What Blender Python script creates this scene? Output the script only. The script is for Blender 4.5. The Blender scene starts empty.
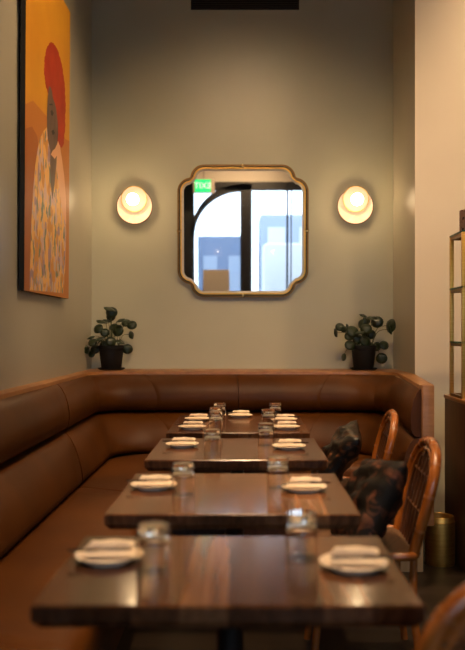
import bpy, bmesh, math, random
from mathutils import Vector, Matrix
PI = math.pi
random.seed(7)
sc = bpy.context.scene
C = sc.collection
H = 1.28      # eye height

# ------------------------------------------------------------------ materials
def mat(name, col=(.5, .5, .5), rough=.5, metal=0, emit=None, es=0, spec=.5, coat=0):
    m = bpy.data.materials.new(name); m.use_nodes = True
    b = m.node_tree.nodes['Principled BSDF']
    b.inputs['Base Color'].default_value = (*col, 1)
    b.inputs['Roughness'].default_value = rough
    b.inputs['Metallic'].default_value = metal
    b.inputs['Specular IOR Level'].default_value = spec
    b.inputs['Coat Weight'].default_value = coat; b.inputs['Coat Roughness'].default_value = .07
    if emit:
        b.inputs['Emission Color'].default_value = (*emit, 1)
        b.inputs['Emission Strength'].default_value = es
    return m

def N(m, t, **kw):
    n = m.node_tree.nodes.new(t)
    for k, v in kw.items():
        if hasattr(n, k): setattr(n, k, v)
        else: n.inputs[k].default_value = v
    return n
def L(m, a, b): m.node_tree.links.new(a, b)

def noisy(m, c1, c2, scale=(8, 8, 8), detail=4, bump=0, bscale=None, lo=.35, hi=.65, dist=0, coords='Object'):
    """colour varies between c1 and c2 with a noise, optional bump"""
    b = m.node_tree.nodes['Principled BSDF']
    tc = N(m, 'ShaderNodeTexCoord'); mp = N(m, 'ShaderNodeMapping'); mp.inputs['Scale'].default_value = scale
    L(m, tc.outputs[coords], mp.inputs['Vector'])
    no = N(m, 'ShaderNodeTexNoise'); no.inputs['Scale'].default_value = 1; no.inputs['Detail'].default_value = detail
    no.inputs['Distortion'].default_value = dist
    L(m, mp.outputs[0], no.inputs['Vector'])
    r = N(m, 'ShaderNodeValToRGB'); r.color_ramp.elements[0].position = lo; r.color_ramp.elements[1].position = hi
    r.color_ramp.elements[0].color = (*c1, 1); r.color_ramp.elements[1].color = (*c2, 1)
    L(m, no.outputs['Fac'], r.inputs[0]); L(m, r.outputs[0], b.inputs['Base Color'])
    if bump:
        n2 = N(m, 'ShaderNodeTexNoise'); n2.inputs['Detail'].default_value = 3
        n2.inputs['Scale'].default_value = bscale or 60
        L(m, tc.outputs[coords], n2.inputs['Vector'])
        bp = N(m, 'ShaderNodeBump'); bp.inputs['Strength'].default_value = bump; bp.inputs['Distance'].default_value = .01
        L(m, n2.outputs['Fac'], bp.inputs['Height']); L(m, bp.outputs[0], b.inputs['Normal'])
    return m

def planks(m, width, cols, along='y', grain=(60, 3, 60), gap=True, pos=None):
    """planks running along one axis; each has its own tone, with grain"""
    b = m.node_tree.nodes['Principled BSDF']
    tc = N(m, 'ShaderNodeTexCoord'); sep = N(m, 'ShaderNodeSeparateXYZ'); L(m, tc.outputs['Object'], sep.inputs[0])
    dv = N(m, 'ShaderNodeMath', operation='DIVIDE'); L(m, sep.outputs['X' if along == 'y' else 'Y'], dv.inputs[0]); dv.inputs[1].default_value = width
    fl = N(m, 'ShaderNodeMath', operation='FLOOR'); L(m, dv.outputs[0], fl.inputs[0])
    oi = N(m, 'ShaderNodeObjectInfo')
    ad = N(m, 'ShaderNodeMath', operation='MULTIPLY_ADD'); L(m, oi.outputs['Random'], ad.inputs[0]); ad.inputs[1].default_value = 37.0; L(m, fl.outputs[0], ad.inputs[2])
    wn = N(m, 'ShaderNodeTexWhiteNoise', noise_dimensions='1D'); L(m, ad.outputs[0], wn.inputs['W'])
    r = N(m, 'ShaderNodeValToRGB'); cr = r.color_ramp
    cr.elements[0].color = (*cols[0], 1); cr.elements[1].color = (*cols[-1], 1)
    for i, c in enumerate(cols[1:-1]):
        e = cr.elements.new((i + 1) / (len(cols) - 1)); e.color = (*c, 1)
    L(m, wn.outputs['Value'], r.inputs[0])
    mp = N(m, 'ShaderNodeMapping'); mp.inputs['Scale'].default_value = grain; L(m, tc.outputs['Object'], mp.inputs[0])
    no = N(m, 'ShaderNodeTexNoise'); no.inputs['Scale'].default_value = 1; no.inputs['Detail'].default_value = 5; no.inputs['Distortion'].default_value = .6
    L(m, mp.outputs[0], no.inputs['Vector'])
    g = N(m, 'ShaderNodeMapRange'); g.inputs['From Min'].default_value = .3; g.inputs['From Max'].default_value = .7
    g.inputs['To Min'].default_value = .55; g.inputs['To Max'].default_value = 1.25; L(m, no.outputs['Fac'], g.inputs['Value'])
    mx = N(m, 'ShaderNodeVectorMath', operation='SCALE'); L(m, r.outputs[0], mx.inputs[0]); L(m, g.outputs[0], mx.inputs['Scale'])
    L(m, mx.outputs[0], b.inputs['Base Color'])
    return m

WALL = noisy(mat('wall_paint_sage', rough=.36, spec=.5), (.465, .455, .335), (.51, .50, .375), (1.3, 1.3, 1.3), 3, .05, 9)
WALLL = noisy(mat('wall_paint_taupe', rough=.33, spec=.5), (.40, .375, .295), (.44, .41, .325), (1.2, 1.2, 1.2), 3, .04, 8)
CREAM = noisy(mat('wall_paint_beige', rough=.5, spec=.4), (.66, .58, .48), (.70, .62, .51), (1.5, 1.5, 1.5), 3, .04, 8)
CEIL = mat('ceiling_paint', (.16, .13, .09), .8)
LEATHER = noisy(mat('saddle_leather', rough=.42, spec=.22), (.064, .0185, .0020), (.100, .031, .0040), (3, 3, 3), 4, .10, 130)
OAK = noisy(mat('oak_trim', rough=.4), (.30, .135, .05), (.40, .19, .075), (6, 6, 40), 4)
OAKH = noisy(mat('oak_cap', rough=.35), (.28, .115, .034), (.40, .175, .055), (14, 3, 14), 4)
PLY = noisy(mat('birch_panel', rough=.5), (.40, .26, .13), (.48, .32, .17), (30, 30, 3), 4)
TABLE = planks(mat('walnut_planks', rough=.17, spec=.26, coat=.12), .094,
               [(.055, .021, .009), (.10, .038, .015), (.16, .064, .026), (.075, .028, .011), (.28, .125, .052)], 'y', (55, 2.5, 20))
FLOOR = planks(mat('floor_boards', rough=.42, spec=.25), .13, [(.012, .008, .005), (.024, .015, .010), (.017, .011, .007)], 'x', (2.5, 50, 10))
BLACKM = mat('black_iron', (.012, .011, .010), .45, .6)
RATTAN_SHADE = noisy(mat('shaded_rattan', rough=.4, spec=.4), (.07, .022, .006), (.13, .042, .010), (25, 25, 8), 3)  # rattan with the shade inside the chair back put into its colour
RATTAN = noisy(mat('rattan', rough=.25, spec=.6, coat=.4), (.28, .078, .012), (.42, .13, .022), (25, 25, 8), 3)
BIND = noisy(mat('rattan_binding', rough=.3, spec=.6, coat=.3), (.26, .075, .013), (.40, .13, .024), (60, 60, 60), 2)
WEAVE = noisy(mat('woven_seat', rough=.6), (.05, .02, .008), (.16, .07, .02), (90, 90, 90), 2, .5, 120)
CUSH = noisy(mat('dark_satin', rough=.36, spec=.5), (.004, .003, .003), (.16, .06, .025), (9, 22, 14), 5, .5, 22, .52, .72, 1.6)
CUSHB = noisy(mat('russet_print', rough=.6, spec=.22), (.006, .004, .003), (.17, .055, .025), (8, 16, 10), 5, .35, 18, .50, .78, 1.8)
CHINA = mat('plate_glaze', (.80, .68, .54), .25)
LINEN = noisy(mat('napkin_linen', rough=.85, spec=.2), (.78, .64, .48), (.84, .70, .54), (20, 20, 20), 3, .25, 180)
STEEL = mat('dark_steel', (.055, .038, .028), .35, 1)
BRASS = noisy(mat('brushed_brass', rough=.42, metal=1), (.74, .42, .09), (.86, .54, .15), (4, 4, 120), 2)
BRASSD = mat('antique_brass', (.26, .135, .045), .35, 1)
GOLD = mat('gilt', (.80, .55, .22), .25, 1)
POT = mat('black_pot', (.006, .005, .005), .6, spec=.3)
SOIL = noisy(mat('soil', rough=.95), (.01, .007, .005), (.03, .02, .012), (80, 80, 80))
LEAF = noisy(mat('leaf_green', rough=.38, spec=.5), (.008, .018, .007), (.018, .034, .011), (12, 12, 12))
STEM = mat('stem_green', (.06, .075, .03), .5)
LEAFL = noisy(mat('leaf_light', rough=.5), (.10, .22, .03), (.18, .32, .06), (12, 12, 12))
MIRROR = mat('mirror_silver', (.93, .94, .95), .015, 1)
LIP = mat('mirror_lip', (.62, .58, .50), .35, 0)  # pale colour stands in for the wall reflected in the mirror's bevel
DARKV = mat('vent_dark', (.025, .018, .013), .6)
DARKIN = mat('vent_inside', (.004, .003, .003), .9)
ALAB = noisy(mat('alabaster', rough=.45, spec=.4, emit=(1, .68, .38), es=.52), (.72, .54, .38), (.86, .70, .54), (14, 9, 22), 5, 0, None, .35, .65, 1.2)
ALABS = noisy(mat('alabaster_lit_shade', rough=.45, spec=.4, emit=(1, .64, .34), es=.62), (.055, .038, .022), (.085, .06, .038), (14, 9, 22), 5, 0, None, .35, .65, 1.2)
BULB = mat('frosted_bulb', (1, .9, .75), .5, emit=(1, .70, .38), es=38)
LENS = mat('downlight_lens', (1, .9, .7), .5, emit=(1, .72, .42), es=12)
FRAMEB = mat('black_frame', (.010, .010, .011), .4)
WINEWOOD = noisy(mat('credenza_walnut', rough=.4), (.065, .024, .011), (.10, .038, .017), (30, 30, 4))
GREEN = mat('sign_green', (.0, .30, .08), .5, emit=(.0, .65, .16), es=1.3)
SIGNW = mat('sign_letters', (.6, .9, .6), .5, emit=(.6, 1, .6), es=1.2)
TAUPE = mat('sign_case', (.45, .36, .28), .6)
SHADE = mat('linen_shade', (.56, .49, .42), .9)
PAVE = noisy(mat('pavement', rough=.9), (.25, .27, .30), (.34, .36, .39), (.8, .8, .8))
BW = mat('white_facade', (.58, .61, .66), .8)
BG_ = mat('blue_grey_facade', (.17, .22, .32), .8)
BP = mat('pale_facade', (.33, .39, .48), .8)
BWIN = mat('facade_glazing', (.10, .16, .26), .2)
VASEM = noisy(mat('printed_ceramic', rough=.5), (.05, .02, .02), (.42, .22, .16), (40, 40, 30), 2, 0, None, .44, .50)

def glassmat(name, tint=(1, 1, 1), rough=0.0, ior=1.45):
    m = bpy.data.materials.new(name); m.use_nodes = True; nt = m.node_tree; nt.nodes.clear()
    o = nt.nodes.new('ShaderNodeOutputMaterial'); g = nt.nodes.new('ShaderNodeBsdfGlass')
    g.inputs['Color'].default_value = (*tint, 1); g.inputs['Roughness'].default_value = rough; g.inputs['IOR'].default_value = ior
    nt.links.new(g.outputs[0], o.inputs[0]); return m
def panemat(name, tint=(1, 1, 1)):
    m = bpy.data.materials.new(name); m.use_nodes = True; nt = m.node_tree; nt.nodes.clear()
    o = nt.nodes.new('ShaderNodeOutputMaterial'); t = nt.nodes.new('ShaderNodeBsdfTransparent'); g = nt.nodes.new('ShaderNodeBsdfGlossy')
    g.inputs['Roughness'].default_value = .02; t.inputs['Color'].default_value = (*tint, 1)
    f = nt.nodes.new('ShaderNodeFresnel'); f.inputs['IOR'].default_value = 1.45; x = nt.nodes.new('ShaderNodeMixShader')
    nt.links.new(f.outputs[0], x.inputs[0]); nt.links.new(t.outputs[0], x.inputs[1]); nt.links.new(g.outputs[0], x.inputs[2]); nt.links.new(x.outputs[0], o.inputs[0]); return m
GLASS = glassmat('tumbler_glass', (1, .985, .96))
PANE = panemat('window_pane', (.96, .98, 1))
SHELFG = panemat('shelf_glass', (.82, .93, .87))
EDGEG = mat('glass_edge', (.02, .16, .10), .2)

# ------------------------------------------------------------------ mesh helpers
def new(): return bmesh.new()
def obj(name, bm, m, parent=None, smooth=True, loc=None, angle=40):
    me = bpy.data.meshes.new(name)
    bmesh.ops.recalc_face_normals(bm, faces=bm.faces[:])
    bm.to_mesh(me); bm.free()
    for x in (m if isinstance(m, (list, tuple)) else [m]): me.materials.append(x)
    if smooth:
        me.polygons.foreach_set('use_smooth', [True] * len(me.polygons))
        try: me.set_sharp_from_angle(angle=math.radians(angle))
        except Exception: pass
    o = bpy.data.objects.new(name, me); C.objects.link(o)
    if parent: o.parent = parent
    if loc: o.location = loc
    return o
def thing(name, label, cat, loc=(0, 0, 0), rz=0, group=None):
    o = bpy.data.objects.new(name, None); C.objects.link(o); o.empty_display_size = .05
    o.location = loc; o.rotation_euler = (0, 0, rz); o['label'] = label; o['category'] = cat
    if group: o['group'] = group
    return o
def tag(o, label, cat, group=None):
    o['label'] = label; o['category'] = cat
    if group: o['group'] = group
    return o
def struct(name, bm, m, **k):
    o = obj(name, bm, m, **k); o['kind'] = 'structure'; return o
def copy_tree(o, parent=None):
    c = o.copy(); C.objects.link(c)
    if parent: c.parent = parent
    for ch in [x for x in bpy.data.objects if x.parent == o]:
        copy_tree(ch, c)
    return c
def box(bm, x0, x1, y0, y1, z0, z1, bev=0, mi=0, M=None):
    vs = [bm.verts.new((x, y, z)) for x in (x0, x1) for y in (y0, y1) for z in (z0, z1)]
    fs = []
    for a in ((0, 1, 3, 2), (4, 6, 7, 5), (0, 4, 5, 1), (2, 3, 7, 6), (0, 2, 6, 4), (1, 5, 7, 3)):
        f = bm.faces.new([vs[i] for i in a]); f.material_index = mi; fs.append(f)
    if M: bmesh.ops.transform(bm, matrix=M, verts=vs)
    if bev:
        es = list({e for f in fs for e in f.edges})
        bmesh.ops.bevel(bm, geom=es, offset=bev, segments=2, affect='EDGES', profile=.5)
    return vs
def lathe(bm, prof, seg=32, M=None, mi=0):
    rings = []; nv = []
    for r, z in prof:
        if r < 1e-6:
            v = bm.verts.new((0, 0, z)); rings.append([v]); nv.append(v)
        else:
            rg = [bm.verts.new((r * math.cos(2 * PI * i / seg), r * math.sin(2 * PI * i / seg), z)) for i in range(seg)]
            rings.append(rg); nv += rg
    for a, b in zip(rings, rings[1:]):
        for i in range(seg):
            j = (i + 1) % seg
            q = [a[i % len(a)], a[j % len(a)], b[j % len(b)], b[i % len(b)]]
            u = []
            for v in q:
                if v not in u: u.append(v)
            if len(u) > 2:
                f = bm.faces.new(u); f.material_index = mi
    if M: bmesh.ops.transform(bm, matrix=M, verts=nv)
def catmull(pts, n=8, closed=False):
    pts = [Vector(p) for p in pts]; out = []; k = len(pts)
    for i in range(k if closed else k - 1):
        if closed: a, b, c, d = pts[(i - 1) % k], pts[i], pts[(i + 1) % k], pts[(i + 2) % k]
        else: a, b, c, d = pts[max(i - 1, 0)], pts[i], pts[i + 1], pts[min(i + 2, k - 1)]
        for j in range(n):
            t = j / n
            out.append(.5 * ((2 * b) + (c - a) * t + (2 * a - 5 * b + 4 * c - d) * t * t + (3 * b - a - 3 * c + d) * t ** 3))
    if not closed: out.append(pts[-1])
    return out
def tube(bm, pts, r, seg=10, closed=False, r2=None, mi=0):
    n = len(pts); pts = [Vector(p) for p in pts]; rings = []; up = None
    for i, p in enumerate(pts):
        if closed: t = (pts[(i + 1) % n] - pts[i - 1])
        else: t = pts[min(i + 1, n - 1)] - pts[max(i - 1, 0)]
        t.normalize()
        if up is None:
            up = t.orthogonal().normalized()
        up = (up - t * up.dot(t)).normalized(); w = t.cross(up)
        rr = r if r2 is None else r + (r2 - r) * i / (n - 1)
        rings.append([bm.verts.new(p + (up * math.cos(2 * PI * k / seg) + w * math.sin(2 * PI * k / seg)) * rr) for k in range(seg)])
    m = n if closed else n - 1
    for i in range(m):
        a, b = rings[i], rings[(i + 1) % n]
        off = 0
        if closed and i == n - 1:
            off = min(range(seg), key=lambda s: (a[0].co - b[s].co).length)
        for k in range(seg):
            f = bm.faces.new((a[k], a[(k + 1) % seg], b[(k + 1 + off) % seg], b[(k + off) % seg])); f.material_index = mi
    if not closed:
        for rg in (rings[0][::-1], rings[-1]):
            f = bm.faces.new(rg); f.material_index = mi
def prism(bm, pts, z0, z1, mi=0):
    a = [bm.verts.new((x, y, z0)) for x, y in pts]; b = [bm.verts.new((x, y, z1)) for x, y in pts]
    n = len(pts)
    fs = [bm.faces.new(a[::-1]), bm.faces.new(b)]
    for i in range(n): fs.append(bm.faces.new((a[i], a[(i + 1) % n], b[(i + 1) % n], b[i])))
    for f in fs: f.material_index = mi

# ------------------------------------------------------------------ room
XL, YB, XR, YR, XF, YW, ZC = -1.17, 6.10, 1.13, 5.32, 5.2, -3.2, 4.25
b = new(); box(b, XL - .15, XF + .1, YW - .2, YB + .15, -.1, 0); struct('floor', b, FLOOR, smooth=False)
b = new(); box(b, XL - .15, XF + .1, YW - .2, YB + .15, ZC, ZC + .1); struct('ceiling', b, CEIL, smooth=False)
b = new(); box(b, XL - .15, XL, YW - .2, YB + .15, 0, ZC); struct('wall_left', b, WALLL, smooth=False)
b = new(); box(b, XL, XR, YB, YB + .15, 0, ZC); struct('wall_back', b, WALL, smooth=False)
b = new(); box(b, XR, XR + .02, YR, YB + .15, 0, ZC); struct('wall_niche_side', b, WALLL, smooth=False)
b = new(); box(b, XR + .02, XF, YR, YR + .12, 0, ZC); box(b, XR, XR + .02, YR - .001, YR + .0, 0, ZC); struct('wall_beige', b, CREAM, smooth=False)
b = new(); box(b, XF, XF + .1, YW, YR + .12, 0, ZC); struct('wall_right', b, CREAM, smooth=False)

# window wall behind the viewpoint (seen in the mirror)
WZ0, WZ1, WX0, WX1 = .55, 3.36, -1.10, 3.3
b = new()
box(b, XL, XF, YW - .15, YW, 0, WZ0); box(b, XL, XF, YW - .15, YW, WZ1, ZC)
box(b, XL, WX0, YW - .15, YW, WZ0, WZ1); box(b, WX1, XF, YW - .15, YW, WZ0, WZ1)
struct('wall_front', b, CREAM, smooth=False)
b = new()
y0, y1 = YW - .09, YW + .03
box(b, WX0 - .07, -.97, y0, y1, WZ0, WZ1, .005); box(b, -.09, .13, y0, y1, WZ0, WZ1, .005)
box(b, .79, .825, y0, y1, WZ0, WZ1, .003); box(b, .87, .89, y0, y1, WZ0, WZ1, .003)
box(b, WX0 - .07, WX1, y0, y1, WZ1 - .13, WZ1 + .03, .005); box(b, WX0 - .07, WX1, y0, y1, WZ0, WZ0 + .08, .005)
box(b, 1.9, 2.0, y0, y1, WZ0, WZ1, .005); box(b, WX1 - .1, WX1, y0, y1, WZ0, WZ1, .005)
# arched member springing from the left post up to the middle one
cx, cz, ro, ri = -.06, 2.37, .98, .84
arc = [(a, ) for a in range(0, 91, 5)]
ring = []
for (a,) in arc:
    ca, sa = -math.cos(math.radians(a)), math.sin(math.radians(a))
    ring.append([b.verts.new((cx + ca * (rr if rr > .9 else .905), yy, cz + sa * rr)) for rr, yy in ((ri, y0), (ro, y0), (ro, y1), (ri, y1))])
for p, q in zip(ring, ring[1:]):
    for k in range(4): b.faces.new((p[k], p[(k + 1) % 4], q[(k + 1) % 4], q[k]))
b.faces.new(ring[0]); struct('window_1', b, FRAMEB, smooth=False)
win = bpy.data.objects['window_1']
b = new(); box(b, WX0, WX1, YW - .035, YW - .030, WZ0, WZ1); o = obj('window_pane', b, PANE, win, smooth=False)

# street outside
b = new(); box(b, -30, 30, -40, YW - .35, -.25, -.12); struct('ground_street', b, PAVE, smooth=False)
def building(x0, x1, y, h, m, nx, nz, label, wm=BWIN, ww=.55, hh=.55):
    t = thing('street_building', label, 'building', ((x0 + x1) / 2, y, -.12))
    w = (x1 - x0) / 2
    b = new(); box(b, -w, w, -4, 0, 0, h); obj('facade', b, m, t, smooth=False)
    for i in range(nx):
        for j in range(nz):
            cxx = -w + (i + .5) * 2 * w / nx; czz = (j + .5) * h / nz; a = w / nx * ww; c = h / nz * hh / 2
            b = new(); box(b, cxx - a, cxx + a, -.05, .04, czz - c, czz + c); obj('window', b, wm, t, smooth=False)
building(-6.8, -2.2, -13, 7.5, BW, 3, 3, 'white building across the street, seen low in the mirror', BP)
building(-1.6, .1, -15, 2.95, BG_, 2, 1, 'low blue-grey building across the street seen in the mirror', BP)
building(.5, 3.6, -14, 3.6, BP, 3, 2, 'pale grey-blue building across the street seen right of the thick mullion', BW)
building(4.2, 8, -14, 8, BW, 3, 4, 'tall white building across the street', BP)
# parked van: a pale shape right of the post
t = thing('parked_van', 'white van parked outside the window, reflected in the mirror', 'van', (.95, -8.2, -.12))
b = new(); box(b, -.5, 1.3, -.9, .9, .35, 2.48, .08); obj('body', b, BW, t)
b = new(); box(b, -.3, 1.1, .9, .92, .75, 1.3, .005); obj('side_window', b, BWIN, t)
for sx in (-.25, 1.05):
    b = new(); lathe(b, [(0, -.1), (.34, -.1), (.34, .1), (0, .1)], 20, Matrix.Translation((sx, .55, .34)) @ Matrix.Rotation(PI / 2, 4, 'Y')); obj('wheel', b, BLACKM, t)

# exit sign, lamp and plant by the window (all reflected in the mirror)
t = thing('exit_sign', 'green lit exit sign in a taupe case, reflected at the mirror top left', 'sign', (-.76, YW + .42, 3.27))
b = new(); box(b, -.20, .20, -.05, .05, -.13, .13, .01); obj('case', b, TAUPE, t)
b = new(); box(b, -.165, .13, .05, .056, -.115, .115); obj('face', b, GREEN, t, smooth=False)
fc = bpy.data.curves.new('exit', 'FONT'); fc.body = 'EXIT'; fc.size = .15; fc.extrude = .002; fc.align_x = 'CENTER'; fc.align_y = 'CENTER'
fo = bpy.data.objects.new('tmp', fc); C.objects.link(fo)
dg = bpy.context.evaluated_depsgraph_get(); me = bpy.data.meshes.new_from_object(fo.evaluated_get(dg)); bpy.data.objects.remove(fo)
me.transform(Matrix.Translation((-.02, .059, 0)) @ Matrix.Rotation(PI, 4, 'Z') @ Matrix.Rotation(PI / 2, 4, 'X'))
me.materials.clear(); me.materials.append(SIGNW)
lo = bpy.data.objects.new('lettering', me); C.objects.link(lo); lo.parent = t
b = new(); tube(b, [(0, 0, .13), (0, 0, ZC - 3.27)], .012, 8); obj('hanger', b, TAUPE, t)

t = thing('console_cabinet', 'dark walnut console cabinet under the front window', 'cabinet', (-.45, YW + .25, 0))
b = new(); box(b, -.6, .55, -.2, .2, .08, .9, .006); obj('body', b, WINEWOOD, t)
b = new(); box(b, -.62, .57, -.21, .22, .9, .93, .004); obj('top', b, OAKH, t)
for sx in (-.53, .48):
    b = new(); box(b, sx - .03, sx + .03, -.17, .17, 0, .08); obj('leg', b, BLACKM, t, smooth=False)
for i in range(2):
    b = new(); box(b, -.58 + i * .57, -.03 + i * .56, .2, .215, .1, .88, .003); d = obj('door', b, WINEWOOD, t)
    b = new(); box(b, -.07 + i * .08, -.055 + i * .08, .215, .235, .45, .6); obj('handle', b, BRASS, d, smooth=False)
t = thing('table_lamp', 'table lamp with square beige shade, reflected low in the mirror', 'lamp', (-.54, YW + .25, .93))
b = new(); lathe(b, [(0, 0), (.08, 0), (.08, .02), (.02, .04), (.03, .16), (.012, .30), (.012, .42), (0, .42)], 20); obj('base', b, BRASSD, t)
b = new()
r0 = [b.verts.new((x * .25, y * .14, .29)) for x, y in ((-1, -1), (1, -1), (1, 1), (-1, 1))]
r1 = [b.verts.new((x * .24, y * .13, .80)) for x, y in ((-1, -1), (1, -1), (1, 1), (-1, 1))]
for i in range(4): b.faces.new((r0[i], r0[(i + 1) % 4], r1[(i + 1) % 4], r1[i]))
b.faces.new(r1)
o = obj('lamp_shade', b, SHADE, t, smooth=False)
md = o.modifiers.new('s', 'SOLIDIFY'); md.thickness = .004

# ------------------------------------------------------------------ banquette
SL, SB = (.30, .565, .872), (.115, .5, .885)        # where the panel seams cross the left run and the back run
def fracs(n, seams):
    f = [i / n for i in range(n)] + [q + d for q in seams for d in (-.0014, 0, .0014)]
    return sorted(set(f))
LF, BF = fracs(40, SL), fracs(36, SB)
def rpath(xl, yb, xr0, xr1, r, rr, y0=-1.6, ye=4.25, na=12, nw=16, wing=True):
    """plan line running along the left wall, round the corner, along the back and round to the wing"""
    P = []
    for f in LF: P.append((xl, y0 + (yb - r - y0) * f))
    for i in range(na): a = PI - PI / 2 * i / na; P.append((xl + r + r * math.cos(a), yb - r + r * math.sin(a)))
    for f in BF: P.append((xl + r + (xr0 - rr - xl - r) * f, yb))
    if wing:
        for i in range(na): a = PI / 2 - PI / 2 * i / na; P.append((xr0 - rr + rr * math.cos(a), yb - rr + rr * math.sin(a)))
        for i in range(nw + 1): f = i / nw; P.append((xr0 + (xr1 - xr0) * f, yb - rr + (ye - yb + rr) * f))
    else: P.append((xr0, yb))
    return P
def rows_mesh(rows, seams=(), cap_ends=True):
    b = new(); V = []
    for ri, (P, z) in enumerate(rows):
        V.append([b.verts.new((x, y, z)) for x, y in P])
    for a, c in zip(V, V[1:]):
        for i in range(len(a) - 1): b.faces.new((a[i], a[i + 1], c[i + 1], c[i]))
    if cap_ends:
        for k in (0, -1):
            try: b.faces.new([r[k] for r in V])
            except Exception: pass
    return b
NL, NA, NB, NW = len(LF), 12, len(BF), 16
SEAM = [LF.index(q) for q in SL] + [NL + NA + BF.index(q) for q in SB] + [NL + NA + NB + NA // 2]
def back_rows(prof):
    rows = []
    for u, z in prof:
        def mk(u): return rpath(-1.10 + u, 5.72 - 1.25 * u, 1.06 - .9 * u, .937 - .48 * u, .14 + .55 * u, .22 + .4 * u)
        P = mk(u); Q = mk(max(u - .010, 0))
        P = [Q[i] if i in SEAM else p for i, p in enumerate(P)]
        rows.append((P, z))
    return rows
bq = thing('corner_banquette', 'long brown leather corner banquette with oak ledge along left and back walls', 'banquette', (0, 0, 0))
up = [(-.03, .972), (.0, .978), (.022, .972), (.05, .955), (.082, .92), (.104, .875), (.116, .83), (.116, .79), (.106, .755), (.09, .735), (.06, .722), (-.03, .718)]
o = obj('backrest', rows_mesh(back_rows(up)), LEATHER, bq, angle=50)
lowr = [(-.03, .716), (.05, .716), (.088, .708), (.125, .688), (.165, .645), (.195, .59), (.216, .54), (.226, .50), (.225, .475), (.21, .455), (.17, .44), (-.03, .44)]
o = obj('lumbar_roll', rows_mesh(back_rows(lowr)), LEATHER, bq, angle=50)
# seat
def seat_row(t, z, r):   # t: 0 at the back, 1 at the front edge
    xl = -.90 + t * .47; yb = 5.46 - t * .52
    return (rpath(xl, yb, .93, .9, r, .1, wing=False), z)
SS = [LF.index(q) for q in SL] + [NL + NA + BF.index(.5)]
sprof = [(0, .43, .34), (0.02, .452, .34), (.1, .46, .32), (.5, .464, .24), (.85, .462, .16), (.94, .455, .14), (.985, .437, .13), (1, .41, .12), (1, .34, .12), (.985, .315, .12), (.95, .305, .13)]
rw = []
for t_, z, r in sprof:
    P, z = seat_row(t_, z, r)
    rw.append((P, z))
b = new(); V = []
for P, z in rw: V.append([b.verts.new((x, y, z - (.010 if i in SS else 0))) for i, (x, y) in enumerate(P)])
for a, c in zip(V, V[1:]):
    for i in range(len(a) - 1): b.faces.new((a[i], a[i + 1], c[i + 1], c[i]))
for k in (0, -1): b.faces.new([r[k] for r in V])
obj('seat', b, LEATHER, bq, angle=60)
# plinth under the seat
b = rows_mesh([(rpath(-.52, 4.84, .9, .9, .12, .1, wing=False), 0), (rpath(-.50, 4.86, .9, .9, .12, .1, wing=False), .305), (rpath(-1.165, 6.09, .9, .9, .3, .1, wing=False), .305)], cap_ends=False)
obj('plinth', b, WINEWOOD, bq)
# oak ledge cap
outer = rpath(XL + .001, YB - .001, XR - .001, XR - .001, .002, .002, ye=5.30)
inner = rpath(-1.112, 5.732, 1.072, .940, .13, .21)
nO = len(outer)
# last stretch of the outer edge swings in to the wing's end
kk = NL + NA + NB + NA
for i in range(kk, nO):
    f = (i - kk) / (nO - 1 - kk)
    y = YB - .002 + (4.25 - YB + .002) * f
    x = XR - .002 if y > 5.30 else 1.0 + (XR - .002 - 1.0) * ((y - 4.25) / 1.05) ** 1.0
    outer[i] = (x, y)
b = new(); V = [[b.verts.new((x, y, z)) for x, y in P] for P, z in ((outer, .975), (outer, 1.0), (inner, 1.0), (rpath(-1.098, 5.718, 1.060, .930, .14, .22), .996), (rpath(-1.096, 5.716, 1.058, .928, .14, .22), .977))]
V.append(V[0])
for a, c in zip(V, V[1:]):
    for i in range(len(a) - 1): b.faces.new((a[i], a[i + 1], c[i + 1], c[i]))
for k in (0, -1): b.faces.new([r[k] for r in V[:-1]])
obj('ledge_cap', b, OAKH, bq, angle=35)
# wing core and end panels
b = new(); prism(b, [(.945, 4.29), (.995, 4.29), (1.125, 5.30), (1.125, 6.09), (1.06, 6.09), (1.03, 5.3)], .28, .975); obj('wing_back', b, PLY, bq, smooth=False)
b = new(); prism(b, [(.80, 4.29), (.948, 4.29), (1.06, 5.30), (1.06, 5.6), (.93, 5.5), (.86, 4.9)], 0, .44); obj('wing_base', b, WINEWOOD, bq, smooth=False)
b = new(); box(b, .937, 1.0, 4.225, 4.295, .255, .998, .003); obj('end_panel', b, OAK, bq)
b = new(); box(b, .80, .95, 4.265, 4.30, 0, .44, .002); obj('lower_end_panel', b, PLY, bq)

# ------------------------------------------------------------------ tables
def tabletop(w, d):
    b = new(); hx, hy = w / 2, d / 2
    prof = [(0, 0), (-.003, -.004), (-.001, -.018), (-.026, -.048)]   # edge undercut
    rows = []
    n = 28
    random.seed(int(d * 1000))
    ph = [random.uniform(0, 6) for _ in range(4)]
    for k, (off, z) in enumerate([(-.004, 0)] + [(0, -.004), (-.002, -.032), (-.016, -.048)]):
        row = []
        hx2, hy2 = hx + off, hy + off
        def wob(t, s): return .0025 * math.sin(t * 9 + ph[s]) * (1 if k > 1 else .4)
        for i in range(n): t = i / n; row.append((-hx2 + 2 * hx2 * t, -hy2 + wob(t, 0), z))
        for i in range(n): t = i / n; row.append((hx2 + wob(t, 1), -hy2 + 2 * hy2 * t, z))
        for i in range(n): t = i / n; row.append((hx2 - 2 * hx2 * t, hy2 + wob(t, 2), z))
        for i in range(n): t = i / n; row.append((-hx2 + wob(t, 3), hy2 - 2 * hy2 * t, z))
        rows.append([b.verts.new(v) for v in row])
    m = len(rows[0])
    for a, c in zip(rows, rows[1:]):
        for i in range(m): b.faces.new((a[i], a[(i + 1) % m], c[(i + 1) % m], c[i]))
    b.faces.new(rows[0]); b.faces.new(rows[-1][::-1])
    return b
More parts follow.
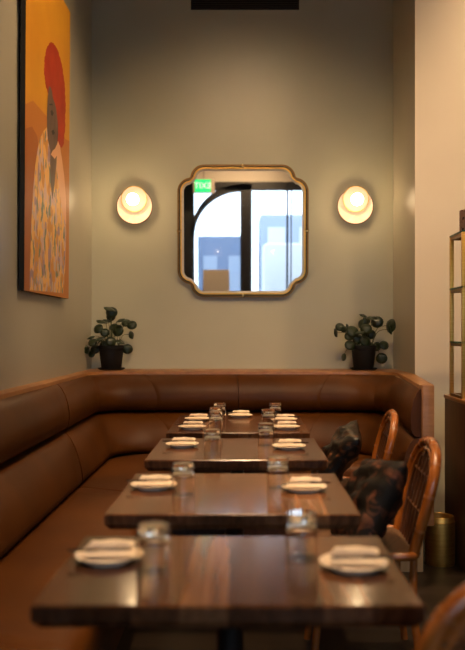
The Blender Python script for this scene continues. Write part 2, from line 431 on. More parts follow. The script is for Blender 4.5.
def make_table(x, y, w, d, label):
    t = thing('dining_table', label, 'table', (x, y, 0), 0, 'walnut dining tables in a line')
    o = obj('tabletop', tabletop(w, d), TABLE, t, angle=25); o.location = (0, 0, .75)
    b = new(); lathe(b, [(0, .05), (.035, .05), (.03, .08), (.03, .68), (.05, .69), (0, .69)], 20); obj('pedestal', b, BLACKM, t)
    for a in (0, PI / 2):
        b = new(); box(b, -.26, .26, -.025, .025, .012, .05, .008, M=Matrix.Rotation(a + PI / 4, 4, 'Z')); obj('foot', b, BLACKM, t)
    b = new(); box(b, -.22, .22, -.03, .03, .69, .702, .002); box(b, -.03, .03, -.2, .2, .69, .702, .002); obj('mounting_plate', b, BLACKM, t)
    return t
make_table(-.034, 1.815, .766, .53, 'nearest walnut table, out of focus, with the mirror reflected in its top')
make_table(-.036, 2.665, .75, .67, 'walnut table second from the camera, just behind the nearest table')
make_table(-.036, 3.655, .765, .68, 'third walnut table, between the second and the farthest one')
make_table(-.036, 4.64, .76, .86, 'farthest walnut table laid for five, against the back banquette seat')

# ------------------------------------------------------------------ table settings
def plate_bm():
    b = new(); lathe(b, [(0, .003), (.045, .003), (.048, 0), (.052, 0), (.054, .004), (.076, .013), (.0775, .0155), (.076, .0165), (.055, .008), (.05, .007), (0, .007)], 40)
    return b
def napkin_bm():
    b = new()
    # a cloth folded into a long parcel: a thick fold in front and a thinner one behind it
    def pad(x0, x1, y0, y1, z0, z1, sk):
        nx, ny = 14, 8; top = []
        bot = []
        for i in range(nx + 1):
            a, c = [], []
            for j in range(ny + 1):
                u = i / nx; v = j / ny; x = x0 + (x1 - x0) * u + sk * v; y = y0 + (y1 - y0) * v + .003 * math.sin(u * 4)
                e = (max(0, 1 - (2 * v - 1) ** 4)) ** .5 * (max(0, 1 - (2 * u - 1) ** 16)) ** .5
                mid = (z0 + z1) / 2; hgt = (z1 - z0) / 2
                wv = .0012 * math.sin(u * 11 + v * 3)
                a.append(b.verts.new((x, y, mid + hgt * e + wv * e))); c.append(b.verts.new((x, y, mid - hgt * e)))
            top.append(a); bot.append(c)
        for i in range(nx):
            for j in range(ny):
                b.faces.new((top[i][j], top[i + 1][j], top[i + 1][j + 1], top[i][j + 1]))
                b.faces.new((bot[i][j], bot[i][j + 1], bot[i + 1][j + 1], bot[i + 1][j]))
    pad(-.060, .060, -.028, .022, .0, .015, .004)
    pad(-.050, .056, .004, .036, .013, .031, .006)
    bmesh.ops.remove_doubles(b, verts=b.verts[:], dist=.00005)
    return b
def knife():
    t = thing('table_knife', '', 'knife')
    b = new(); P = [(-.10, .0), (-.02, .0)]
    tube(b, [(-.105, 0, 0), (-.07, 0, .0), (-.03, 0, 0), (-.01, 0, 0)], .0042, 8, r2=.0032); obj('handle', b, STEEL, t)
    b = new(); v = [(-.01, -.004), (.07, -.007), (.088, -.003), (.09, .004), (-.01, .004)]
    prism(b, v, -.0008, .0008); obj('blade', b, STEEL, t, smooth=False)
    return t
def glass_bm():
    # the heavy end of the tumbler is uppermost: it stands mouth down on the table
    b = new(); h = .104
    lathe(b, [(r, h - z) for r, z in [(0, 0), (.034, 0), (.0365, .003), (.037, .03), (.0375, .1035), (.0370, .104), (.0355, .104), (.0350, .05), (.0342, .026), (.030, .021), (0, .022)]], 32)
    return b
PL = NP = KN = GL = None
def setting(x, y, where, side, rz=0, sc_=1.0):
    """side -1: wall side, +1: chair side"""
    global PL, NP, KN
    if PL is None:
        PL = obj('side_plate', plate_bm(), CHINA); pl = PL
        NP = obj('folded_napkin', napkin_bm(), LINEN); na = NP
        KN = knife(); kn = KN
    else:
        pl = copy_tree(PL); na = copy_tree(NP); kn = copy_tree(KN)
    pl.location = (x, y, .7501); pl.scale = (sc_,) * 3
    na.location = (x, y, .7585); na.rotation_euler = (0, 0, rz)
    kn.location = (x + side * .012, y - .013, .7585 + .0195); kn.rotation_euler = (0, 0, rz + (0 if side < 0 else PI) + .05); kn.scale = (.74, .8, .8)
    tag(pl, 'cream side plate ' + where, 'plate', 'side plates on the tables')
    tag(na, 'cream napkin on the plate ' + where, 'napkin', 'napkins on the plates')
    tag(kn, 'knife over the napkin ' + where, 'knife', 'knives on the napkins')
def tumbler(x, y, where):
    global GL
    if GL is None: GL = obj('tumbler', glass_bm(), GLASS); g = GL
    else: g = GL.copy(); C.objects.link(g)
    g.location = (x, y, .7502); g.rotation_euler = (0, 0, x * 9)
    tag(g, 'clear glass tumbler ' + where, 'glass', 'water tumblers on the tables')
setting(-.318, 1.86, 'on the nearest table, banquette side', -1, .06)
setting(.244, 1.80, 'on the nearest table, rattan chair side', 1, -.05)
setting(-.312, 2.72, 'on the second table, banquette side', -1, .03)
setting(.197, 2.68, 'on the second table, rattan chair side', 1, -.04)
setting(-.29, 3.70, 'on the third table, banquette side', -1, .0)
setting(.20, 3.64, 'on the third table, rattan chair side', 1, .05)
setting(-.29, 4.38, 'on the farthest table, banquette side, nearer the camera', -1, .04)
setting(-.285, 4.79, 'on the farthest table, banquette side, nearer the back wall', -1, -.03)
setting(.225, 4.38, 'on the farthest table, wing side, nearer the camera', 1, .04)
setting(.235, 4.76, 'on the farthest table, wing side, nearer the back wall', 1, -.03)
setting(-.03, 4.99, 'at the far end of the farthest table, under the mirror', -1, .02)
tumbler(-.203, 1.775, 'on the nearest table beside the left plate')
tumbler(.134, 1.885, 'on the nearest table beside the right plate')
tumbler(-.2, 2.60, 'on the second table beside the left plate')
tumbler(.112, 2.72, 'on the second table beside the right plate')
tumbler(-.142, 3.50, 'on the third table beside the left plate')
tumbler(.098, 3.74, 'on the third table beside the right plate')
tumbler(-.155, 4.27, 'on the farthest table, left side, nearest the camera')
tumbler(-.165, 4.52, 'on the farthest table, left side, middle of the three')
tumbler(-.152, 4.80, 'on the farthest table, left side, nearest the back wall')
tumbler(.13, 4.42, 'on the farthest table, right side, nearer the camera')
tumbler(.182, 4.82, 'on the farthest table, right side, nearer the back wall')

# ------------------------------------------------------------------ rattan chairs
def make_chair():
    t = thing('rattan_chair', '', 'chair')
    def lean(y, z):   # point in the back plane
        return (.185 + .09 * max(0, z - .46) / .42 + .02 * ((z - .46) / .42) ** 2, y, z)
    hoopyz = [(y_, .46 + (z_ - .46) * .91) for y_, z_ in [(-.185, .46), (-.205, .58), (-.215, .68), (-.200, .775), (-.150, .845), (-.075, .878), (0, .886), (.075, .878), (.150, .845), (.200, .775), (.215, .68), (.205, .58), (.185, .46)]]
    b = new(); hp = catmull([lean(y, z) for y, z in hoopyz], 6); tube(b, hp, .0205, 12); ho = obj('back_hoop', b, RATTAN, t)
    b = new()
    for i in range(5, len(hp) - 5, 8):
        p = hp[i]; d = (hp[i + 1] - hp[i - 1]).normalized()
        tube(b, [p - d * .006, p + d * .006], .0212, 12); obj('binding', b, BIND, ho); b = new()
    b.free()
    inn = [(y * .84, .46 + (z - .46) * .93) for y, z in hoopyz]
    b = new(); tube(b, catmull([lean(y, z) for y, z in inn], 6), .012, 8); obj('inner_hoop', b, RATTAN, t)
    for k in range(6):
        y = -.130 + k * .052; zt = .46 + (.36 * math.sqrt(max(0.05, 1 - (y / .20) ** 2))) * .98
        b = new(); y2 = y * 1.12
        tube(b, catmull([lean(y * .9, .46), lean(y2, .62), lean(y2, zt - .04), lean(y, zt)], 5), .006, 6); obj('spindle', b, RATTAN_SHADE, t)
    b = new()
    for z in (.60, .73):
        tube(b, catmull([(lean(y, z)[0] + .004, y, z) for y in (-.19, -.1, 0, .1, .19)], 4), .007, 6)
    obj('cross_rail', b, RATTAN_SHADE, t)
    # seat
    sp = [(.19, -.185), (.10, -.212), (-.05, -.218), (-.16, -.18), (-.205, -.09), (-.21, 0), (-.205, .09), (-.16, .18), (-.05, .218), (.10, .212), (.19, .185), (.205, 0)]
    ring = catmull([(x, y, .455) for x, y in sp], 5, closed=True)
    b = new(); tube(b, ring, .017, 10, closed=True); obj('seat_rim', b, RATTAN, t)
    b = new(); prism(b, [(p.x, p.y) for p in ring], .448, .466); obj('seat', b, WEAVE, t, angle=50)
    for sx, sy in ((-1, -1), (-1, 1)):
        b = new(); tube(b, catmull([(-.155, sy * .165, .45), (-.165, sy * .17, .25), (-.19, sy * .185, 0)], 6), .015, 10); obj('leg', b, RATTAN, t)
    for sy in (-1, 1):
        b = new(); tube(b, catmull([(.185, sy * .185, .47), (.185, sy * .187, .25), (.215, sy * .195, 0)], 6), .015, 10); obj('leg', b, RATTAN, t)
    b = new()
    st = [(.175, -.178), (0, -.165), (-.155, -.168), (-.13, 0), (-.155, .168), (0, .165), (.175, .178), (.15, 0)]
    tube(b, catmull([(x, y, .20) for x, y in st], 6, closed=True), .009, 8, closed=True); obj('stretcher', b, RATTAN, t)
    for sy in (-1, 1):
        b = new(); tube(b, catmull([(-.168, sy * .172, .22), (-.15, sy * .17, .34), (-.08, sy * .17, .42), (.0, sy * .175, .435), (.09, sy * .17, .42), (.165, sy * .175, .34), (.186, sy * .18, .22)], 5), .009, 8)
        obj('leg_arch', b, RATTAN, t)
    return t
ch = make_chair()
G = 'rattan bistro chairs along the tables'
def place(o, x, y, rz, label):
    o.location = (x, y, 0); o.rotation_euler = (0, 0, rz); tag(o, label, 'chair', G)
chB = copy_tree(ch); chC = copy_tree(ch)
place(ch, .50, 4.26, -.06, 'hoop-backed rattan chair with black satin cushion, farthest of the chairs')
place(chB, .445, 3.15, -.03, 'hoop-backed rattan chair holding a russet and black cushion, middle of the three')
place(chC, .43, 1.71, PI / 2 - .1 - PI + .1 + .35, 'blurred rattan chair at the nearest table corner, back towards the camera')
CHC = chC

def cushion(name, w, h, th, m, seed):
    random.seed(seed); b = new(); n = 22; ph = [random.uniform(0, 6) for _ in range(6)]
    for s in (1, -1):
        g = []
        for i in range(n + 1):
            r = []
            for j in range(n + 1):
                u = 2 * i / n - 1; v = 2 * j / n - 1
                e = ((1 - u ** 4) * (1 - v ** 4)) ** .55
                pin = 1 - .07 * (1 - abs(v) ** 2) * abs(u) ** 3; pin2 = 1 - .07 * (1 - abs(u) ** 2) * abs(v) ** 3
                wr = .009 * math.sin(u * 5 + v * 7 + ph[0]) + .006 * math.sin(u * 13 - v * 6 + ph[1]) + .005 * math.sin(v * 17 + u * 3 + ph[2])
                r.append(b.verts.new((s * (th / 2 * e + wr * e), u * w / 2 * pin, v * h / 2 * pin2)))
            g.append(r)
        for i in range(n):
            for j in range(n): b.faces.new((g[i][j], g[i + 1][j], g[i + 1][j + 1], g[i][j + 1]))
    bmesh.ops.remove_doubles(b, verts=b.verts[:], dist=.0006)
    return obj(name, b, m, angle=180)
o = cushion('cushion', .44, .38, .13, CUSH, 3); o.location = (.485, 4.22, .622); o.rotation_euler = (.12, .62, -.04)
tag(o, 'shiny black satin cushion leaning in the farthest rattan chair', 'cushion', 'cushions on the rattan chairs')
o = cushion('cushion', .46, .37, .15, CUSHB, 5); o.location = (.47, 3.06, .628); o.rotation_euler = (-.16, .50, .03)
tag(o, 'dark russet and black patterned cushion leaning in the middle rattan chair', 'cushion', 'cushions on the rattan chairs')

# ------------------------------------------------------------------ mirror
def outline(hw, hh, nr, r, n=10):
    """rounded rectangle with a notched (scalloped) corner: step in, then a bulging quarter round"""
    P = []
    # one corner (top right) path from the right side going up: shoulder, notch, shoulder
    c = []
    a = nr
    # right-side shoulder curves inward
    for i in range(n + 1):
        t = i / n * (PI / 2) * .92; c.append((hw - r + r * math.cos(t), hh - a - r + r * math.sin(t)))
    for i in range(n + 1):
        t = (1 - i / n) * (PI / 2) * .92; c.append((hw - a - r + r * math.sin(t), hh - r + r * math.cos(t)))
    P += c
    P += [(-x, z) for x, z in c[::-1]]
    P += [(-x, -z) for x, z in c]
    P += [(x, -z) for x, z in c[::-1]]
    return P
mt = thing('wall_mirror', 'square brass mirror with scalloped corners hanging on the back wall', 'mirror', (-.015, YB - .008, 1.545))
mt.rotation_euler = (math.radians(2.3), 0, 0)
hw = .495; hh = .499
def strip_ring(b, O, I, y, ydepth):
    n = len(O); vo = [b.verts.new((x, y, z + hh)) for x, z in O]; vi = [b.verts.new((x, y, z + hh)) for x, z in I]
    wo = [b.verts.new((x, ydepth, z + hh)) for x, z in O]; wi = [b.verts.new((x, ydepth, z + hh)) for x, z in I]
    for i in range(n):
        j = (i + 1) % n
        for q in ((vo[i], vo[j], vi[j], vi[i]), (wo[i], wo[j], wi[j], wi[i]), (vo[i], vo[j], wo[j], wo[i]), (vi[i], vi[j], wi[j], wi[i])): b.faces.new(q)
def outl(off): return outline(hw - off, hh - off, .098, .104 - off)
b = new(); strip_ring(b, outl(0), outl(.012), -.030, -.002); obj('outer_frame', b, BRASSD, mt, angle=30)
b = new(); strip_ring(b, outl(.012), outl(.021), -.014, -.004); obj('frame_channel', b, BLACKM, mt, angle=30)
b = new(); strip_ring(b, outl(.021), outl(.032), -.032, -.002); obj('inner_frame', b, BRASS, mt, angle=30)
b = new(); strip_ring(b, outl(.032), outl(.047), -.018, -.004); obj('inner_lip', b, LIP, mt, angle=30)
b = new(); I = outl(.046); f = b.faces.new([b.verts.new((x, -.012, z + hh)) for x, z in I])
r = bmesh.ops.extrude_face_region(b, geom=[f]); bmesh.ops.translate(b, vec=(0, .008, 0), verts=[v for v in r['geom'] if isinstance(v, bmesh.types.BMVert)])
obj('mirror_glass', b, MIRROR, mt, smooth=False)
for x, z, w, h in ((0, 2 * hh - .012, .012, .034), (0, .012, .012, .034), (-hw + .012, hh, .034, .012), (hw - .012, hh, .034, .012)):
    b = new(); box(b, x - w / 2, x + w / 2, -.034, -.003, z - h / 2, z + h / 2, .002); obj('frame_clip', b, GOLD, mt)

# ------------------------------------------------------------------ sconces
def make_sconce():
    t = thing('wall_sconce', '', 'wall light')
    R = Matrix.Rotation(PI / 2, 4, 'X')     # lathe axis towards the room (-y)
    b = new(); lathe(b, [(0, 0), (.05, 0), (.05, .022), (0, .022)], 24, R); obj('wall_plate', b, BRASSD, t)
    b = new(); lathe(b, [(0, .022), (.130, .022), (.134, .026), (.134, .040), (.130, .044), (0, .044)], 48, R); obj('stone_disc', b, ALAB, t)
    b = new(); lathe(b, [(.133, .024), (.1375, .024), (.1375, .043), (.133, .043), (.133, .024)], 48, R); obj('disc_rim', b, BRASSD, t)
    T2 = Matrix.Translation((.0, -.020, .050)) @ R
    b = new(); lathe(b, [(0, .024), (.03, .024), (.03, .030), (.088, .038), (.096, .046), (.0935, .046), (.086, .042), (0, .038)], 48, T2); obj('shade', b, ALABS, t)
    b = new(); lathe(b, [(.0935, .043), (.0995, .043), (.0995, .050), (.0935, .050), (.0935, .043)], 48, T2); obj('shade_rim', b, BRASS, t)
    T3 = Matrix.Translation((.0, -.020, .036)) @ R
    b = new(); lathe(b, [(0, .038), (.014, .038), (.014, .085), (0, .085)], 20, T3); obj('bulb_holder', b, BRASSD, t)
    b = new(); r_, c_ = .046, .118
    lathe(b, [(0, c_ - r_)] + [(r_ * math.sin(a), c_ - r_ * math.cos(a)) for a in [PI * i / 14 for i in range(1, 14)]] + [(0, c_ + r_)], 32, T3); obj('bulb', b, BULB, t)
    return t
s1 = make_sconce(); s2 = copy_tree(s1)
for s, x, w in ((s1, -.837, 'left of the mirror'), (s2, .836, 'right of the mirror')):
    s.location = (x, YB, 2.233); tag(s, 'round alabaster and brass wall light glowing ' + w, 'wall light', 'wall lights beside the mirror')
s2.rotation_euler = (0, 0, 0)

# ------------------------------------------------------------------ vent
t = thing('air_vent', 'dark slatted air vent high on the back wall', 'vent', (0, YB, 3.80))
b = new(); vx0, vx1 = -.412, .412
box(b, vx0, vx1, -.004, 0, -.06, .06); obj('backing', b, DARKIN, t, smooth=False)
b = new(); box(b, vx0, vx1, -.014, -.001, .055, .065); box(b, vx0, vx1, -.014, -.001, -.065, -.055); box(b, vx0, vx0 + .01, -.014, -.001, -.055, .055); box(b, vx1 - .01, vx1, -.014, -.001, -.055, .055)
obj('frame', b, DARKV, t, smooth=False)
b = new()
for k in range(6): box(b, vx0 + .01, vx1 - .01, -.012, -.003, -.047 + k * .017, -.039 + k * .017)
obj('louvre', b, DARKV, t, smooth=False)

# ------------------------------------------------------------------ painting
PX = -1.133
def art(px, py):    # point on the canvas plane that this place of the painting occupies
    d = PX * 800 / (px - 245); return (d, H + (332 - py) * d / 800)
ya, yb_, za, zb = 4.10, 5.13, 1.492, 3.33
def flatm(name, c, r=.6): return mat(name, c, r)
A_BG = noisy(mat('paint_orange', rough=.55), (.58, .25, .012), (.66, .31, .016), (2, 2, 2))
A_MID = mat('paint_ochre', (.50, .175, .025), .55); A_LOW = mat('paint_rust', (.38, .115, .018), .55)
A_RED = noisy(mat('paint_red', rough=.6, spec=.3), (.33, .030, .012), (.42, .048, .016), (5, 5, 5))
A_SK = noisy(mat('paint_umber', rough=.55), (.09, .055, .04), (.17, .105, .075), (6, 12, 4))
A_DK = mat('paint_dark', (.03, .02, .018), .6); A_PE = mat('paint_peach', (.78, .42, .22), .55)
A_DR = mat('paint_dress', rough=.55)
def dress(m):
    bs = m.node_tree.nodes['Principled BSDF']; tc = N(m, 'ShaderNodeTexCoord')
    def nz(scale, off):
        mp = N(m, 'ShaderNodeMapping'); mp.inputs['Scale'].default_value = scale; mp.inputs['Location'].default_value = off; L(m, tc.outputs['Object'], mp.inputs[0])
        n = N(m, 'ShaderNodeTexNoise'); n.inputs['Scale'].default_value = 1; n.inputs['Detail'].default_value = 2; L(m, mp.outputs[0], n.inputs['Vector']); return n
    prev = None; cols = [((.82, .47, .13), None), ((.60, .42, .40), 0), ((.36, .24, .30), 1), ((.62, .28, .05), 2), ((.17, .22, .17), 3), ((.56, .44, .38), 4)]
    r = N(m, 'ShaderNodeRGB'); r.outputs[0].default_value = (*cols[0][0], 1); prev = r.outputs[0]
    for c, i in cols[1:]:
        n = nz((1, 11 + i * 2, 6 + i), (i * 7.3, i * 3.1, i * 5.7)); rp = N(m, 'ShaderNodeValToRGB'); th = (.53, .57, .56, .59, .62)[i]
        rp.color_ramp.elements[0].position = th; rp.color_ramp.elements[1].position = th + .03; L(m, n.outputs['Fac'], rp.inputs[0])
        mx = N(m, 'ShaderNodeMix', data_type='RGBA'); L(m, rp.outputs[0], mx.inputs[0]); L(m, prev, mx.inputs[6]); mx.inputs[7].default_value = (*c, 1); prev = mx.outputs[2]
    L(m, prev, bs.inputs['Base Color'])
dress(A_DR)
A_EDGE = mat('canvas_edge', (.012, .010, .009), .7)
t = thing('portrait_painting', 'tall orange portrait painting of a red-haired figure in a patterned robe', 'painting', (PX, (ya + yb_) / 2, za))
yc = (ya + yb_) / 2
b = new(); box(b, -.025, 0, ya - yc, yb_ - yc, 0, zb - za)
o = obj('canvas', b, [A_EDGE], t, smooth=False)
b = new(); box(b, -.0365, -.025, .1, .5, .9, 1.0); obj('wall_cleat', b, [A_EDGE], t, smooth=False)
b = new(); LAY = [0]
def shape(pts, mi, world=False):
    LAY[0] += 1; x = .0006 + LAY[0] * .00035
    P = [p if world else art(*p) for p in pts]
    P = [(min(max(d, ya + .001), yb_ - .001), min(max(z, za + .001), zb - .001)) for d, z in P]
    f = b.faces.new([b.verts.new((x, d - yc, z - za)) for d, z in P]); f.material_index = mi
shape([(ya, za), (yb_, za), (yb_, zb), (ya, zb)], 0, True)
shape([(20, 100), (31.6, 100.6), (45, 116), (58, 130), (64, 139), (71, 144), (71, 300), (20, 300)], 1)
shape([(20, 125), (30.7, 126.5), (36, 136), (38, 150), (32, 200), (30, 300), (20, 300)], 2)
shape([(63, 175), (71, 190), (71, 300), (62, 300)], 1)
hair = [(49, 42), (47, 43.5), (45, 48), (43.6, 53), (42.7, 59), (42.5, 65), (42.3, 71), (43, 79), (44, 85), (46, 92), (51, 105), (54, 125), (56, 141), (58.5, 146), (60.5, 148), (62, 145), (63, 138), (63.6, 128), (63.9, 118), (64, 108), (63.9, 97), (63, 86), (62, 76), (60.4, 67), (58.5, 58), (55.7, 50), (53, 45), (51, 43)]
# slightly ragged hair edge
hr = []
for i, p in enumerate(hair):
    q = hair[(i + 1) % len(hair)]; hr.append(p)
    for s_, k_ in ((.33, .35), (.66, -.25)):
        hr.append((p[0] + (q[0] - p[0]) * s_ + k_ * (1 if i % 2 else -1), p[1] + (q[1] - p[1]) * s_ + k_))
shape(hr, 3)
shape([(45.6, 127), (42, 131), (39, 137), (36.5, 148), (34, 165), (32, 190), (30.5, 220), (29.5, 255), (29, 290.2), (46, 291.5), (63, 293.3), (64.5, 270), (65.5, 230), (64.5, 200), (62.5, 178), (60, 158), (57, 141), (52, 150)], 4)
shape([(56.5, 141), (58.5, 146), (60.5, 158), (63, 176), (65, 200), (65.3, 225), (62, 215), (58, 190), (55, 165), (53.5, 152)], 5)
shape([(49, 150), (55.6, 146), (55, 165), (53.5, 182), (51.4, 200), (50, 190), (48.8, 170)], 6)
shape([(47, 86), (49, 87.5), (50.2, 92), (51, 98), (53, 103), (54.5, 109), (56, 122), (56.6, 134), (55.6, 144), (53, 151), (50.5, 152.5), (48.5, 149), (46.5, 141), (45.4, 128), (45.2, 114), (45.8, 100)], 6)
shape([(47.2, 104), (50, 103.5), (51.5, 106), (50, 105), (48, 105.4)], 7)
shape([(48.6, 111), (50.2, 109.8), (51.8, 113), (50.8, 116), (49.2, 115)], 7)
shape([(49.6, 131), (51.6, 129.5), (53, 133), (51, 135.5)], 7)
shape([(49, 154.5), (51, 150.5), (53, 149), (56.5, 141.5), (57.5, 148), (56.8, 153), (53, 159), (51.5, 157)], 5)
obj('painted_surface', b, [A_BG, A_MID, A_LOW, A_RED, A_DR, A_PE, A_SK, A_DK], t, smooth=False)
t.rotation_euler = (0, math.radians(.35), 0)

# ------------------------------------------------------------------ potted plants
def pilea(name, label, loc, spec, seed, lift=0):
    random.seed(seed)
    t = thing(name, label, 'plant', loc, 0, 'potted plants on the oak ledge')
    b = new(); lathe(b, [(0, 0), (.085, 0), (.098, .008), (.100, .016), (.096, .016), (.084, .008), (0, .008)], 32); obj('saucer', b, POT, t)
    b = new(); lathe(b, [(0, .009), (.070, .009), (.073, .013), (.090, .150), (.096, .152), (.098, .178), (.090, .180), (.086, .155), (0, .150)], 32); obj('pot', b, POT, t)
    b = new(); lathe(b, [(0, .156), (.085, .154)], 24); obj('soil', b, SOIL, t)
    stems = new(); b = new()
    for (x, z, r, kind) in spec:
        y = random.uniform(-.09, .05) if abs(x) < .13 else random.uniform(-.05, .04)
        bx = max(-.05, min(.05, x * .35)); base = Vector((bx, y * .4, .155)); tip = Vector((x, y, z))
        midp = (base + tip) / 2 + Vector((-x * .12, 0, abs(z - .155) * .25 + .02 + (.05 if z < .16 else 0)))
        pts = catmull([base, midp, tip], 6); tube(stems, pts, .0026, 5, r2=.0018)
        # round peltate leaf, slightly cupped, facing mostly to the room
        th = random.uniform(0, 2 * PI)
        if kind == 0: nrm = Vector((random.uniform(-.45, .45), -1, random.uniform(-.1, .55)))
        elif kind == 1: nrm = Vector((random.uniform(-.4, .4), -.35, 1))      # seen edge on
        else: nrm = Vector((random.choice((-1, 1)) * 1.0, -.55, .2))
        nrm.normalize(); q = nrm.to_track_quat('Z', 'Y'); c = b.verts.new(tip)
        prev = []; ring0 = []
        for ring_i, rf in ((1, .55), (2, 1.0)):
            cur = []
            for k in range(16):
                a = 2 * PI * k / 16 + th; rr = r * rf * (1 + .05 * math.cos(a - th))
                off = q @ Vector((rr * math.cos(a), rr * .94 * math.sin(a), -.22 * r * rf * rf + .06 * r * math.sin(3 * a)))
                cur.append(b.verts.new(tip + off))
            if not prev:
                for k in range(16): b.faces.new((c, cur[k], cur[(k + 1) % 16]))
            else:
                for k in range(16): b.faces.new((prev[k], cur[k], cur[(k + 1) % 16], prev[(k + 1) % 16]))
            prev = cur
    o = obj('foliage', b, LEAF, t, angle=180); md = o.modifiers.new('s', 'SOLIDIFY'); md.thickness = .0018
    obj('stems', stems, STEM, t)
    return t
k = .0075   # metres per step of the sketch grid on this ledge
def sp(rows, cx, by):
    return [((x - cx) * k, (by - y) * k, r * k * 1.15, kd) for x, y, r, kd in rows]
# left plant
left = sp([(112, 307.5, 5.5, 1), (113.5, 312, 5, 0), (104, 320, 5, 1), (101, 328, 4.6, 0), (108, 319.5, 3.6, 1), (111, 316, 4, 0), (123, 319, 4.5, 1),
           (119.5, 330, 5.5, 0), (132.5, 324, 4.4, 0), (133, 334, 3.8, 2), (127, 322, 4, 0), (108, 332, 4, 0), (103, 337, 5, 1), (93, 336, 4, 1), (96, 341, 4, 0),
           (90, 348.5, 4, 2), (97, 348, 4.4, 0), (93, 353, 3.3, 0), (105, 345, 4.5, 0), (129, 348, 4.6, 0), (118, 352, 4.5, 0), (122, 340, 4.5, 1), (114, 340, 4.5, 0), (113, 326, 4, 0)], 112.5, 368.5)
pilea('potted_plant', 'round-leaved green plant in a black pot on the left end of the oak ledge', (-.985, 5.90, 1.001), left, 11)
right = sp([(365, 316, 4, 1), (371, 318.5, 4.6, 1), (377, 323.5, 5.5, 0), (389.5, 327, 6.5, 2), (391, 331, 4.5, 2), (367, 322, 3.6, 0), (340.5, 328, 4, 0), (338, 334, 4.2, 2), (345.5, 330.5, 3.2, 0), (350, 328, 3, 2),
            (353, 332.5, 5.6, 0), (349, 337, 4, 0), (361, 325, 4.2, 2), (365, 330, 5, 0), (372, 336, 4.6, 0), (358, 340, 4.5, 0), (350, 345.5, 4.8, 0), (366, 342, 5, 0), (379, 348, 4.3, 0), (384.5, 346, 4.4, 0),
            (373, 344, 4.4, 1), (344, 358, 3.6, 2), (381, 359, 5, 0), (359, 333, 4, 1), (368, 336, 4, 0), (356, 347, 3.5, 0)], 364.5, 370.5)
pilea('potted_plant', 'round-leaved green plant in a black pot on the right end of the oak ledge', (.875, 5.90, 1.001), right, 23)
# plant by the front window
t = thing('window_plant', 'bright green leafy plant beside the lamp, reflected in the mirror', 'plant', (-.93, YW + .27, .931))
b = new(); lathe(b, [(0, 0), (.06, 0), (.08, .16), (.07, .16), (.06, .13), (0, .13)], 20); obj('pot', b, SHADE, t)
b = new(); random.seed(4)
for i in range(22):
    a = random.uniform(0, 6.28); r_ = random.uniform(.02, .075); z = random.uniform(.2, .46)
    c = Vector((r_ * math.cos(a), r_ * math.sin(a) * .6, z)); tube(b, [(0, 0, .13), c * .6 + Vector((0, 0, .07)), c], .003, 5)
    q = Vector((math.cos(a), math.sin(a) + .8, .6)).normalized().to_track_quat('Z', 'Y')
    b.faces.new([b.verts.new(c + q @ Vector((.055 * math.cos(u), .035 * math.sin(u), .01 * math.cos(2 * u)))) for u in [k_ * PI / 5 for k_ in range(10)]])
o = obj('foliage', b, LEAFL, t)

# ------------------------------------------------------------------ right side: credenza, shelf, basket
t = thing('credenza', 'low walnut credenza with oak top carrying the brass shelf', 'cabinet', (1.165, 4.22, 0))
b = new(); box(b, 0, 1.5, 0, .45, .0, .895, .004); obj('body', b, WINEWOOD, t)
b = new(); box(b, -.004, 1.5, -.004, .46, .895, .917, .004); obj('top', b, OAKH, t)
for i in range(2):
    b = new(); box(b, .02 + i * .74, .74 + i * .74, -.018, -.001, .06, .88, .003); d = obj('door', b, WINEWOOD, t)
    b = new(); box(b, .69 + i * .09, .70 + i * .09, -.035, -.018, .4, .56); obj('handle', b, BRASS, d, smooth=False)
t = thing('brass_shelf', 'brass shelf unit with green-edged glass shelves on the credenza', 'shelf', (1.168, 4.30, .917))
W_, D_ = .80, .27
for x in (0, W_ - .02):
    for y in (0, D_ - .02):
        b = new(); box(b, x, x + .02, y, y + .02, 0, .905, .001); obj('post', b, BRASS, t)
for z in (.0, .285, .585, .885):
    b = new()
    box(b, 0.02, W_ - .02, .002, .018, z, z + .016); box(b, .02, W_ - .02, D_ - .018, D_ - .002, z, z + .016)
    box(b, .002, .018, .02, D_ - .02, z, z + .016); box(b, W_ - .018, W_ - .002, .02, D_ - .02, z, z + .016)
    fr = obj('rail', b, BRASSD, t, smooth=False)
    if z > 0:
        b = new(); box(b, .0, W_, .0, D_, z + .0165, z + .026); 
        g = obj('glass_shelf', b, [SHELFG, EDGEG], t, smooth=False)
        for p in g.data.polygons:
            if abs(p.normal.z) < .5: p.material_index = 1
zt = .917 + .885 + .0262
b = new(); lathe(b, [(0, 0), (.045, 0), (.048, .004), (.048, .112), (.043, .116), (.041, .112), (.041, .01), (0, .01)], 28)
o = obj('printed_vase', b, VASEM); o.location = (1.218, 4.36, zt); tag(o, 'reddish brown printed ceramic vase on top of the brass shelf', 'vase')
def jar(x, y, z, r, h, label, knob=True):
    t = thing('glass_jar', label, 'jar', (x, y, z))
    b = new(); lathe(b, [(0, 0), (r, 0), (r * 1.03, .004), (r * 1.03, h * .8), (r * .8, h), (r * .76, h), (r * .97, h * .78), (r * .95, .008), (0, .008)], 28); obj('body', b, GLASS, t)
    b = new(); lathe(b, [(0, h + .001), (r * .84, h + .001), (r * .84, h + .014), (r * .2, h + .02), (r * .2, h + .034), (0, h + .036)], 24); obj('lid', b, CHINA, t)
jar(1.262, 4.40, .917 + .285 + .0262, .045, .085, 'small lidded glass jar on the lowest glass shelf')
jar(1.29, 4.42, .917 + .585 + .0262, .07, .12, 'wide lidded glass jar on the middle glass shelf')
t = thing('waste_basket', 'brushed brass cylindrical bin on the floor beside the banquette end', 'bin', (1.079, 4.43, 0))
b = new(); lathe(b, [(0, .0), (.080, .0), (.082, .004), (.082, .238), (.079, .240), (.077, .236), (.077, .01), (0, .01)], 48); obj('body', b, BRASS, t)
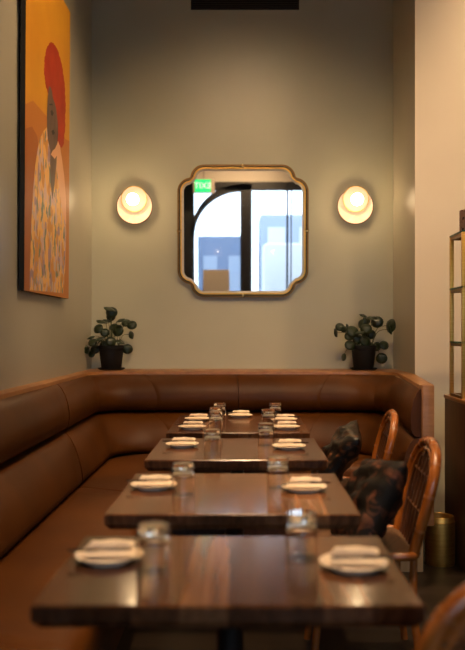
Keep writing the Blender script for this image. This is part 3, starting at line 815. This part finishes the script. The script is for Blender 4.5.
b = new(); lathe(b, [(.0765, .21), (.0765, .262), (.074, .265), (.071, .262), (.071, .21), (.0765, .21)], 48); obj('inner_liner', b, BRASS, t)

# ------------------------------------------------------------------ lighting
w = bpy.data.worlds.new('World'); sc.world = w; w.use_nodes = True
bg = w.node_tree.nodes['Background']; bg.inputs[0].default_value = (.74, .86, 1, 1); bg.inputs[1].default_value = 3.5
def light(kind, name, loc, energy, col, rot=(0, 0, 0), **k):
    l = bpy.data.lights.new(name, kind); l.energy = energy; l.color = col
    for a, v in k.items(): setattr(l, a, v)
    o = bpy.data.objects.new(name, l); C.objects.link(o); o.location = loc; o.rotation_euler = rot; return o
p = light('AREA', 'window_portal', ((WX0 + WX1) / 2, YW - .12, (WZ0 + WZ1) / 2), 1, (1, 1, 1), (-PI / 2, 0, 0), shape='RECTANGLE', size=WX1 - WX0, size_y=WZ1 - WZ0)
p.rotation_euler = (PI / 2, 0, 0)
p.data.cycles.is_portal = True
WARM = (1, .66, .36)
def downlight(x, y, label, energy, aim=None, size=62, blend=.8):
    t = thing('ceiling_downlight', label, 'ceiling light', (x, y, ZC), 0, 'recessed ceiling downlights')
    b = new(); lathe(b, [(.045, 0), (.062, 0), (.062, -.006), (.045, -.006), (.045, 0)], 24); obj('trim_ring', b, BLACKM, t)
    b = new(); lathe(b, [(0, -.001), (.044, -.001), (.044, -.003), (0, -.003)], 24); obj('lens', b, LENS, t)
    s = light('SPOT', 'downlight_lamp', (0, 0, -.02), energy, WARM, spot_size=math.radians(size), spot_blend=blend, shadow_soft_size=.06)
    s.parent = t
    if aim:
        d = Vector(aim) - Vector((x, y, ZC - .02)); s.rotation_euler = d.to_track_quat('-Z', 'Y').to_euler()
    return t
downlight(-.03, 1.9, 'ceiling downlight above the nearest table', 330, (-.03, 1.9, 0), 50)
downlight(-.03, 2.9, 'ceiling downlight above the gap between the nearest tables', 260, (-.03, 2.9, 0), 50)
downlight(-.03, 4.1, 'ceiling downlight above the farther two tables', 330, (-.03, 4.15, 0), 50)
downlight(1.2, 2.4, 'ceiling downlight above the rattan chairs', 170, (.8, 3.2, .5), 50)
downlight(.9, 3.6, 'ceiling downlight aimed at the portrait painting', 330, (-1.13, 4.5, 2.7), 60, 1)
downlight(0, 2.6, 'unseen ceiling downlight added to wash the back wall', 330, (0, 6.1, 1.3), 64, 1)  # added out of view to lift the back wall
downlight(2.3, 4.2, 'ceiling downlight washing the beige wall', 270, (1.9, 5.3, 2.6), 90, 1)
downlight(2.3, 2.4, 'ceiling downlight lighting the credenza', 260, (1.5, 4.9, 1.5), 60, 1)
downlight(.2, -1.2, 'unseen ceiling downlight added to brighten the front window end', 420, (-.2, -3.2, 2.2), 90, 1)  # added out of view to lighten the lampshade and front wall in the mirror
downlight(2.6, -.4, 'unseen ceiling downlight added as fill over the open floor', 400, (2.6, -.4, 0), 90, 1)  # added out of view as warm ambient fill and bounce

# ------------------------------------------------------------------ camera
cam = bpy.data.cameras.new('camera'); co = bpy.data.objects.new('camera', cam); C.objects.link(co); sc.camera = co
co.location = (0, 0, H); co.rotation_euler = (PI / 2, 0, 0)
cam.sensor_width = 36; cam.sensor_fit = 'AUTO'; cam.lens = 800 * 36 / 650
cam.shift_x = -12.5 / 650; cam.shift_y = 7 / 650; cam.clip_start = .05
cam.dof.use_dof = True; cam.dof.focus_distance = 4.9; cam.dof.aperture_fstop = 2.1

sc.view_settings.view_transform = 'Standard'; sc.view_settings.look = 'None'; sc.view_settings.gamma = 1
sc.view_settings.exposure = .16; sc.view_settings.use_curve_mapping = False
try:
    sc.cycles.use_denoising = True; sc.cycles.max_bounces = 10; sc.cycles.transparent_max_bounces = 12
    sc.cycles.sample_clamp_indirect = 6; sc.cycles.blur_glossy = .5
except Exception: pass
